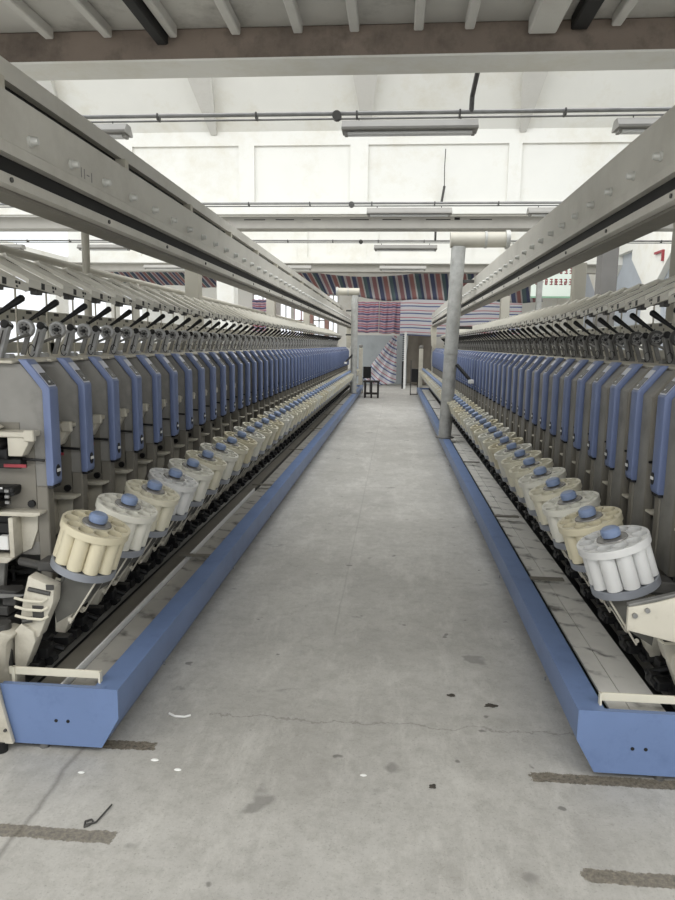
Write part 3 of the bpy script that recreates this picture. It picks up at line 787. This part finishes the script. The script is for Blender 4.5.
# right machine near-end bracket
t = thing('end_bracket', 'large cream side bracket under the nearest right bobbin magazine', 'bracket', (1.05, 2.44, 0))
at(B().prism([(0.814, 0.626), (0.814, 0.544), (0.971, 0.508), (1.262, 0.451), (1.262, 0.723), (1.029, 0.689), (0.903, 0.647)], 2.318, 2.336, .004).build('bracket_plate', MB['cream'], t), t)
at(B().prism([(0.814, 0.637), (0.814, 0.627), (0.903, 0.648), (1.029, 0.690), (1.029, 0.700), (0.893, 0.659)], 2.320, 2.342, .002).build('bracket_top', MB['steel2'], t), t)
for x, z in ((.835, .60), (.875, .62)): at(B().tube((x, 2.308, z), (x, 2.319, z), .009, n=8).build('bolt', MB['steel'], t), t)
at(B().prism([(1.000, 0.500), (1.000, 0.354), (1.068, 0.257), (1.262, 0.257), (1.262, 0.451)], 2.321, 2.335, .003).build('lower_plate', MB['cream'], t), t)

# posts behind the units that carry the rail
def post(x, y, w, label, side, rnd=False, m='pipe2'):
    s = 1 if side == 'left' else -1
    t = thing('support_post', label, 'post', (x, y, 0), 'support posts of the '+side+' rail')
    z = 2.36
    if rnd: at(B().tube((x, y, 0), (x, y, z), w/2, n=14).build('post_shaft', MB[m], t), t)
    else: at(B().box(x-w/2, x+w/2, y-w/2, y+w/2, 0, z, .006).build('post_shaft', MB[m], t), t)
    xr = XC-s*1.345
    at(B().box(*sorted((x, xr)), y-.03, y+.03, z-.0, z+.05, .004).build('post_arm', MB[m], t), t)
    at(B().box(x-w*.8, x+w*.8, y-w*.8, y+w*.8, 0, .012).build('post_foot', MB['dark'], t), t)
for x, y, w, lab, rnd in ((-2.19, 4.85, .054, 'slim round cream post nearest the camera behind the left units', True),
                          (-2.19, 7.48, .15, 'wide square beige post beside the white column, behind the left units', False),
                          (-2.19, 12.2, .15, 'second wide beige post from the near end behind the left units', False),
                          (-2.19, 17.1, .15, 'farthest wide beige post behind the left units', False)):
    post(x, y, w, lab, 'left', rnd)
for x, y, w, lab, m in ((1.87, 4.85, .12, 'wide beige post nearest the camera behind the right units', 'pipe2'),
                        (1.87, 7.5, .125, 'beige post at the right edge of the white banner, behind the right units', 'pipe2'),
                        (1.87, 9.5, .07, 'slim grey post crossing in front of the white banner, behind the right units', 'pipe'),
                        (1.87, 12.4, .15, 'farthest beige post behind the right units', 'pipe2')):
    post(x, y, w, lab, 'right', False, m)

# duct running behind the left machine
t = thing('long_duct', 'long thin beige round duct running behind the left package boards', 'duct', (-2.36, 10, 0))
at(B().tube((-2.36, -.5, 2.035), (-2.36, 20.5, 2.035), .026, n=16).build('duct_pipe', MB['pipe2'], t), t)
for y in (.8, 6.2, 11.0, 16.0, 20.2): at(B().box(-2.385, -2.335, y, y+.05, 0, 2.02).build('duct_leg', MB['board'], t), t)
# suction stacks that stand on the troughs
def stack(xb, yb, xt, zt, xe, r, label, base_z=.259):
    t = thing('suction_pipe', label, 'pipe', (xb, yb, base_z))
    b = B(); n = 7
    at(b.tube((xb, yb, base_z+.001), (xt, yb, zt), r*.92, r, n=20).build('vertical_pipe', MB['pipe'], t), t)
    at(B().tube((xb, yb, base_z), (xb, yb, base_z+.015), r*1.35, n=18).build('flange', MB['steel2'], t), t)
    b = B(); dx = 1 if xe > xt else -1
    b.tube((xt-dx*.11, yb, zt+.085), (xe, yb, zt+.09), r*1.05, n=20)
    at(b.build('horizontal_pipe', MB['pipe2'], t), t)
    b = B(); b.tube((xe-dx*.30, yb, zt+.089), (xe-dx*.27, yb, zt+.089), r*1.16, n=20); b.tube((xe-dx*.03, yb, zt+.09), (xe+dx*.02, yb, zt+.09), r*1.3, n=20)
    b.tube((xt*.45+xb*.55, yb, base_z+(zt-base_z)*.45), (xt*.44+xb*.56, yb, base_z+(zt-base_z)*.46), r*1.03, n=20)
    at(b.build('collar', MB['pipe'], t), t)
    # cable clip and dark cable
    q = B(); q.tube((xt+dx*.03, yb-.05, 1.25), (xt+dx*.20, yb-.15, 1.06), .024, n=10); at(q.build('hose', MB['black'], t), t)
    q = B(); q.box(xt+dx*.21-.03, xt+dx*.21+.04, yb-.2, yb-.11, 1.01, 1.06, .005); at(q.build('hose_end', MB['lab'], t), t)
    q = B()
    for z in (1.72, 2.32): q.box(*sorted((xt, xt+dx*.22)), yb-.02, yb+.02, z, z+.04, .004)
    at(q.build('pipe_clamp', MB['dark'], t), t)
stack(.700, 9.42, .79, 2.78, 1.42, .093, 'tall leaning grey suction pipe on the right trough with overhead elbow')
stack(-1.05, 17.7, -1.045, 2.72, -1.50, .088, 'grey suction pipe at the far end of the left trough')

# ------------------------------------------------------------------ lamps, conduits
def lamp(x0, x1, y, z, label):
    t = thing('tube_lamp', label, 'lamp', ((x0+x1)/2, y, z), 'unlit ceiling tube lamps')
    at(B().prism([(0, 0)], 0, 1) .build('x', MB['lampm'], t), t) if False else None
    b = B()
    vs = []
    for x in (x0, x1):
        for yy, zz in ((-.05, .085), (.05, .085), (.10, .02), (.10, 0), (-.10, 0), (-.10, .02)): vs.append((x, y+yy, z+zz))
    b._add(vs, [[0, 1, 2, 3, 4, 5], [11, 10, 9, 8, 7, 6]]+[[i, (i+1) % 6, 6+(i+1) % 6, 6+i] for i in range(6)])
    at(b.build('housing', MB['lampm'], t), t)
    b = B()
    for d in (-.03, .03): b.tube((x0+.05, y+d, z-.018), (x1-.05, y+d, z-.018), .013, n=10)
    at(b.build('tube', MB['lab'], t), t)
    for x in (x0+.02, x1-.05): at(B().box(x, x+.03, y-.05, y+.05, z-.03, z, .002).build('lamp_holder', MB['lampm'], t), t)
    b = B()
    for x in (x0+.15, x1-.15): b.tube((x, y, z+.085), (x, y, z+.118), .006, n=8)
    at(b.build('hanger', MB['dark'], t), t)
def conduit(y, z, x0, x1, label, drops):
    t = thing('conduit_pipe', label, 'conduit', (0, y, z))
    at(B().tube((x0, y, z), (x1, y, z), .018, n=10).tube((x0, y+.05, z-.03), (x1, y+.05, z-.03), .009, n=8).build('pipe', MB['conduit'], t), t)
    b = B(); x = x0+.3
    while x < x1:
        b.box(x-.008, x+.008, y-.022, y+.065, z-.038, z+.020, .002); x += .92
    at(b.build('clip', MB['dark'], t), t)
    b = B()
    for x in drops: b.tube((x, y-.03, z-.02), (x, y+.03, z-.02), .042, n=12)
    at(b.build('junction_box', MB['dark'], t), t)
    if y < 7:
        b = B().path([(.62, y, z), (.62, y-.03, z+.12), (.64, y-.25, z+.26), (.65, y-.75, 3.90)], .022, 8)
        at(b.build('drop_cable', MB['dark'], t), t)
    elif y > 14:
        at(B().tube((.74, y, z), (.74, y, z+.42), .022, n=8).build('drop_cable', MB['dark'], t), t)
conduit(6.6, 3.56, -9.9, 5.9, 'nearest grey conduit pipe crossing the hall beyond the stained beam', [-.58])
conduit(10.6, 3.56, -9.9, 5.9, 'thin conduit pipe in front of the second cross beam', [-.7])
conduit(14.4, 3.57, -9.9, 5.9, 'conduit pipe just beyond the second cross beam', [-.75])
lamp(-.53, .68, 6.6, 3.40, 'nearest unlit grey tube lamp above the middle of the aisle')
lamp(1.88, 3.1, 6.62, 3.40, 'nearest unlit tube lamp partly hidden by the right overhead rail')
lamp(-3.75, -2.52, 6.6, 3.40, 'nearest unlit tube lamp partly hidden by the left overhead rail')
lamp(-.47, .77, 10.6, 3.40, 'slim tube lamp against the second cross beam above the aisle')
lamp(1.86, 3.1, 10.6, 3.40, 'slim tube lamp against the second beam behind the right rail')
lamp(-4.6, -3.4, 10.6, 3.40, 'slim tube lamp against the second beam behind the left rail')
lamp(-.48, .78, 14.4, 3.40, 'tube lamp just below the second beam above the aisle')
lamp(2.3, 3.5, 14.4, 3.40, 'tube lamp just below the second beam at the right rail')
lamp(-6.65, -5.55, 14.4, 3.40, 'tube lamp beyond the left rail, beside the slim round post')
lamp(-9.0, -7.85, 14.4, 3.40, 'leftmost tube lamp at the left border')
lamp(-.45, .72, 18.1, 3.40, 'white tube lamp above the striped valance in the middle')
lamp(2.3, 3.5, 18.1, 3.40, 'white tube lamp above the striped valance on the right')
lamp(-3.4, -2.2, 18.1, 3.40, 'white tube lamp above the striped valance at the left rail')
lamp(-6.6, -5.4, 18.1, 3.40, 'white tube lamp above the striped valance far on the left')

# ------------------------------------------------------------------ cloths at the far end
def cloth(name, fn, nu, nv, mat, label, cat, thick=.004, group=None):
    me = bpy.data.meshes.new(name); vs = []; fs = []; at_ = []
    for j in range(nv+1):
        for i in range(nu+1):
            p, q = fn(i/nu, j/nv); vs.append(p); at_.append(q)
    for j in range(nv):
        for i in range(nu):
            a = j*(nu+1)+i; fs.append((a, a+1, a+nu+2, a+nu+1))
    me.from_pydata(vs, [], fs)
    A = me.attributes.new('cloth', 'FLOAT_VECTOR', 'POINT')
    for i, q in enumerate(at_): A.data[i].vector = (q[0], q[1], 0)
    for p in me.polygons: p.use_smooth = True
    me.materials.append(mat)
    o = bpy.data.objects.new(name, me); COL.objects.link(o)
    md = o.modifiers.new('thickness', 'SOLIDIFY'); md.thickness = thick
    return tag(o, label, cat, group)
RED, NAVY, WHT, GRN = (176, 92, 100), (72, 82, 122), (236, 234, 236), (96, 116, 116)
VAL = stripe_mat('dark_striped_sheet', 0, .80, [(0, (136, 96, 98)), (.16, (176, 172, 170)), (.22, (64, 70, 98)), (.38, (150, 146, 150)), (.44, (142, 98, 94)), (.60, (176, 172, 170)), (.66, (74, 92, 96)), (.80, (58, 64, 92)), (.90, (170, 165, 165))], .2)
HOR = stripe_mat('white_sheet_red_blue_stripes', 1, .25, [(0, (240, 240, 244)), (.26, (112, 126, 176)), (.42, (240, 240, 244)), (.70, (206, 124, 134)), (.80, (240, 236, 240))], .45)
HORD = stripe_mat('pink_and_navy_striped_sheet', 1, .25, [(0, (214, 188, 196)), (.18, (84, 92, 132)), (.38, (196, 178, 196)), (.52, (186, 98, 110)), (.68, (220, 205, 214)), (.78, (110, 112, 146)), (.88, (206, 150, 160))], .3)
def val(u, v):
    x = -9.6+u*13.9
    sag = -.22*math.sin(PI*min(1, max(0, (x+3.4)/4.6)))**1.0 if -3.4 < x < 1.2 else 0
    top = 3.90+sag-.012*(x+9)
    h = .62+.28*min(1, max(0, (x+1.5)/3)); 
    wob = .05*math.sin(x*9)+.04*math.sin(x*17+1)
    sk = .15+.45*min(1, max(0, (-1.5-x)/2.5))
    return (x+v*sk, 22+wob*(.3+v), top-v*h+.03*math.sin(x*3.1)*v), (x if x > -3.2 else -3.2+(x+3.2)*1.5, v)
cloth('striped_valance', val, 150, 8, VAL, 'dark red and navy striped sheet slung as a valance across the hall', 'sheet')
def flat_cloth(x0, x1, z0, z1, y, wob=.03, ph=0.):
    def f(u, v):
        x = x0+(x1-x0)*u; z = z1+(z0-z1)*v
        return (x, y+wob*math.sin(u*14+ph)*(.3+v)+wob*.5*math.sin(u*31+v*3), z+.012*math.sin(u*9+ph)*v+.006*math.sin(u*21)), (x-x0, z-.006*math.sin(u*9+ph))
    return f
cloth('striped_curtain', flat_cloth(-1.5, -.62, 1.92, 3.0, 25.0, .03, 0), 40, 12, HORD, 'left dim panel of pink and navy striped sheet at the far end', 'curtain')
cloth('striped_curtain', flat_cloth(-.60, .16, 1.90, 3.0, 25.04, .03, 2), 40, 12, HORD, 'middle dim striped sheet between the left panel and bright sheet', 'curtain')
cloth('striped_curtain', flat_cloth(.14, 4.3, 1.82, 3.30, 24.6, .02, 1), 60, 12, HOR, 'bright white sheet with red and blue stripes at the far end', 'curtain')
cloth('striped_curtain', flat_cloth(-5.5, -4.75, 1.6, 3.15, 26.6, .02, 1), 30, 10, HORD, 'striped sheet over the leftmost far window', 'curtain')
def drape(u, v):
    # gathered at the top right, spreading to the left as it falls
    xr = .05; w = .12+1.25*v**.95*(1-.25*(v > .9)*(v-.9)*10)
    x = xr-w*(1-u); z = 1.85-v*1.72-.10*math.sin(u*PI)*v
    y = 26.0+.10*math.sin(u*17+v*4)*(.3+.7*v)-.25*v
    return (x, y, max(.01, z)), (x, z*.8+x*.55*(1-u*.5))
cloth('striped_drape', drape, 60, 40, HOR, 'red white and blue striped sheet gathered and falling to the floor', 'drape')
def brown(u, v):
    x = .45+u*.90; z = 2.04-v*2.0
    return (x+.02*math.sin(v*9), 26.3+.05*math.sin(u*11+v*2)+.08*math.exp(-((u-.5)*4)**2)*math.sin(v*6), z+.03*math.cos(u*6)), (u, v)
cloth('brown_tarpaulin', brown, 30, 30, MB['brown'], 'grey-brown tarpaulin hanging beside the white post at the far end', 'tarpaulin')
t = thing('leaning_board', 'white board with black lower strip leaning left of the brown tarpaulin', 'board', (.33, 24.2, 0))
at(B().box(.30, .38, 24.15, 24.20, 0, 1.95, .005).build('plank', MB['lab'], t), t)
b = B()
for i in range(14): b.box(.24, .30, 24.16, 24.19, 1.0+i*.065, 1.03+i*.065)
b.box(.24, .30, 24.16, 24.19, 0, .95)
at(b.build('dark_strip', MB['black'], t), t)

# hanging rope near the banner of pipes, banner
t = thing('banner', 'white banner with two rows of red characters and green hem', 'banner', (4.2, 21.03, 3.0))
at(B().box(3.86, 5.15, 20.818, 20.842, 2.92, 4.15).build('banner_sheet', MB['banner'], t), t)
at(B().box(3.86, 5.15, 20.814, 20.843, 2.90, 2.95).build('hem', MB['bangreen'], t), t)
rr = random.Random(3)
for rz in (3.58, 3.27):
    for i in range(8):
        b = B(); x = 3.98+i*.135; w, h = .09, .17
        b.box(x+w*.45, x+w*.45+.026, 20.811, 20.818, rz, rz+h)
        for k in range(3): b.box(x, x+w*rr.uniform(.62, 1), 20.811, 20.818, rz+h*(k*.42), rz+h*(k*.42)+.026)
        if rr.random() < .6: b.box(x, x+.026, 20.811, 20.818, rz, rz+h*rr.uniform(.5, 1))
        at(b.build('red_character', MB['red'], t), t)
tag(B().path([(.80, 13.02, 4.95), (.79, 13.0, 4.62), (.80, 13.03, 4.30)], .008).tube((.80, 13.02, 4.32), (.76, 13.02, 4.05), .022, n=8).build('hanging_cord', MB['dark']), 'dark cord dangling on the white recessed wall above the second beam', 'cord')
# wall fitting in red on the right wall column
tag(B().box(5.95, 6.0, 16.62, 17.15, 3.66, 3.71).box(5.95, 6.0, 16.62, 16.68, 3.46, 3.66).build('red_bracket', MB['red']), 'red angled pipe bracket on the white haunched wall at right', 'bracket')

# ------------------------------------------------------------------ stool, boxes
t = thing('stool', 'black square wooden stool on the floor at the far end', 'stool', (-.65, 19.8, 0))
at(B().box(-.88, -.42, 19.6, 20.0, .44, .49, .008).build('seat', MB['stool'], t), t)
for x in (-.86, -.49):
    for y in (19.62, 19.93): at(B().box(x, x+.05, y, y+.05, 0, .44, .004).build('leg', MB['stool'], t), t)
at(B().box(-.84, -.46, 19.63, 19.66, .10, .14, .003).box(-.675, -.625, 19.62, 19.66, .0, .44).build('stretcher', MB['stool'], t), t)
at(B().box(-.84, -.46, 19.94, 19.97, .10, .14, .003).build('stretcher', MB['stool'], t), t)
t = thing('control_box', 'small black control box on the far end of the left machine', 'box', (-.88, 21.7, .45))
at(B().box(-.985, -.74, 21.62, 21.84, .46, .82, .01).build('box_shell', MB['black'], t), t)
at(B().box(-.995, -.975, 21.62, 21.66, .0, .46).box(-.78, -.75, 21.78, 21.81, 0, .46).build('stand', MB['dark'], t), t)
t = thing('control_box', 'small black control box on a thin stand beside the right end', 'box', (.6, 21, .4))
at(B().box(.50, .72, 21.0, 21.25, .40, .80, .01).build('box_shell', MB['black'], t), t)
at(B().box(.47, .495, 21.0, 21.03, .0, 1.05).box(.47, .72, 21.0, 21.03, .02, .05).box(.68, .71, 21.2, 21.23, 0, .40).build('stand', MB['dark'], t), t)

# ------------------------------------------------------------------ litter on the floor
def P3(pts, r, name, m, label, cat, n=6):
    return tag(B().path(pts, r, n).build(name, m), label, cat)
P3([(-.93, 1.875, .004), (-.915, 1.885, .005), (-.91, 1.90, .005), (-.92, 1.91, .005), (-.935, 1.90, .005), (-.93, 1.882, .005), (-.90, 1.90, .005), (-.885, 1.985, .005)], .003, 'bent_wire', MB['dark'], 'bent dark wire with a loop on the floor at the left', 'wire')
P3([(-.88, 2.55, .006), (-.85, 2.53, .007), (-.81, 2.53, .007), (-.79, 2.545, .006)], .0045, 'lint_strand', MB['lint'], 'white curl of lint on the floor beside the left trough', 'lint')
for x, y, r, lab in ((-.83, 2.238, .010, 'white lint tuft just right of the upper left groove'), (-1.06, 2.14, .008, 'white lint tuft below the left trough end'),
                     (-.074, 2.225, .008, 'white lint speck on the open floor mid aisle'), (-.73, 2.19, .009, 'pale lint tuft near the left groove end, right one')):
    b = B(); M = Matrix.Translation((x, y, .004)) @ Matrix.Diagonal((1.6, .8, .5, 1))
    b.lathe([(.0001, r), (r*.7, r*.7), (r, 0), (r*.7, -r*.5), (.0001, -r*.6)], 10, M)
    tag(b.build('lint_tuft', MB['lint']), lab, 'lint', 'lint tufts on the floor')
for x, y, w, lab in ((.283, 2.83, .03, 'small dark dirt clod on the floor, left of the longer one'), (.437, 2.76, .055, 'longer dark dirt clod on the floor near the right trough'), (.164, 2.19, .022, 'dark dirt crumb on the floor in the lower middle')):
    b = B(); rq = random.Random(int(w*1e4))
    for q in range(5):
        M = Matrix.Translation((x+rq.uniform(-w, w)*.5, y+rq.uniform(-.008, .008), .002)) @ Matrix.Rotation(rq.uniform(-.6, .6), 4, 'Z') @ Matrix.Diagonal((rq.uniform(.5, .9)*w/.03, rq.uniform(.3, .6), .2, 1))
        b.lathe([(.0001, .014), (.012, .010), (.018, 0), (.012, -.004), (.0001, -.006)], 7, M)
    tag(b.build('dirt_clod', MB['dirt']), lab, 'dirt', 'dirt clods on the floor')

# ------------------------------------------------------------------ light
w = bpy.data.worlds.new('sky'); S.world = w; w.use_nodes = True
bg = w.node_tree.nodes['Background']; bg.inputs[0].default_value = (.93, .97, 1, 1); bg.inputs[1].default_value = .85
def area(name, loc, rot, sx, sy, power, col=(1, .995, .985)):
    l = bpy.data.lights.new(name, 'AREA'); l.shape = 'RECTANGLE'; l.size = sx; l.size_y = sy; l.energy = power; l.color = col
    o = bpy.data.objects.new(name, l); COL.objects.link(o); o.location = loc; o.rotation_euler = rot
    return o
for k in range(2):
    y = 5.95+k*BAY
    area('skylight', (-2, y+1.9, 6.4), (math.radians(10), 0, 0), 15.5, 4.2, 330)
area('skylight', (-2, 23.2, 4.6), (0, 0, 0), 15, 2.4, 110)
area('rear_top_fill', (-2, -1.6, 3.6), (math.radians(-12), 0, 0), 14, 3.6, 480)  # added overhead fill behind the camera, under the closed slab; no roof opening
area('rear_fill', (-2, -3.7, 1.9), (math.radians(90), 0, PI), 14, 3.4, 300)  # unseen area light added behind the camera as fill

# ------------------------------------------------------------------ camera
f, VX, VY = 690., 395.5, 345.
th = math.atan((450-VY)/f); psi = math.atan((VX-337.5)/f*math.cos(th))
cd = bpy.data.cameras.new('camera'); cam = bpy.data.objects.new('camera', cd); COL.objects.link(cam)
cd.sensor_fit = 'VERTICAL'; cd.sensor_height = 36; cd.lens = 36*f/900.; cd.clip_start = .05; cd.clip_end = 200
from mathutils import Euler
cam.matrix_world = Matrix.Translation((0, 0, 1.5)) @ Matrix.Rotation(-.013, 4, 'Y') @ Euler((PI/2-th, 0, psi), 'XYZ').to_matrix().to_4x4()
S.camera = cam
S.view_settings.view_transform = 'Standard'; S.view_settings.look = 'None'; S.view_settings.gamma = 1; S.view_settings.use_curve_mapping = False
S.view_settings.exposure = 0.68
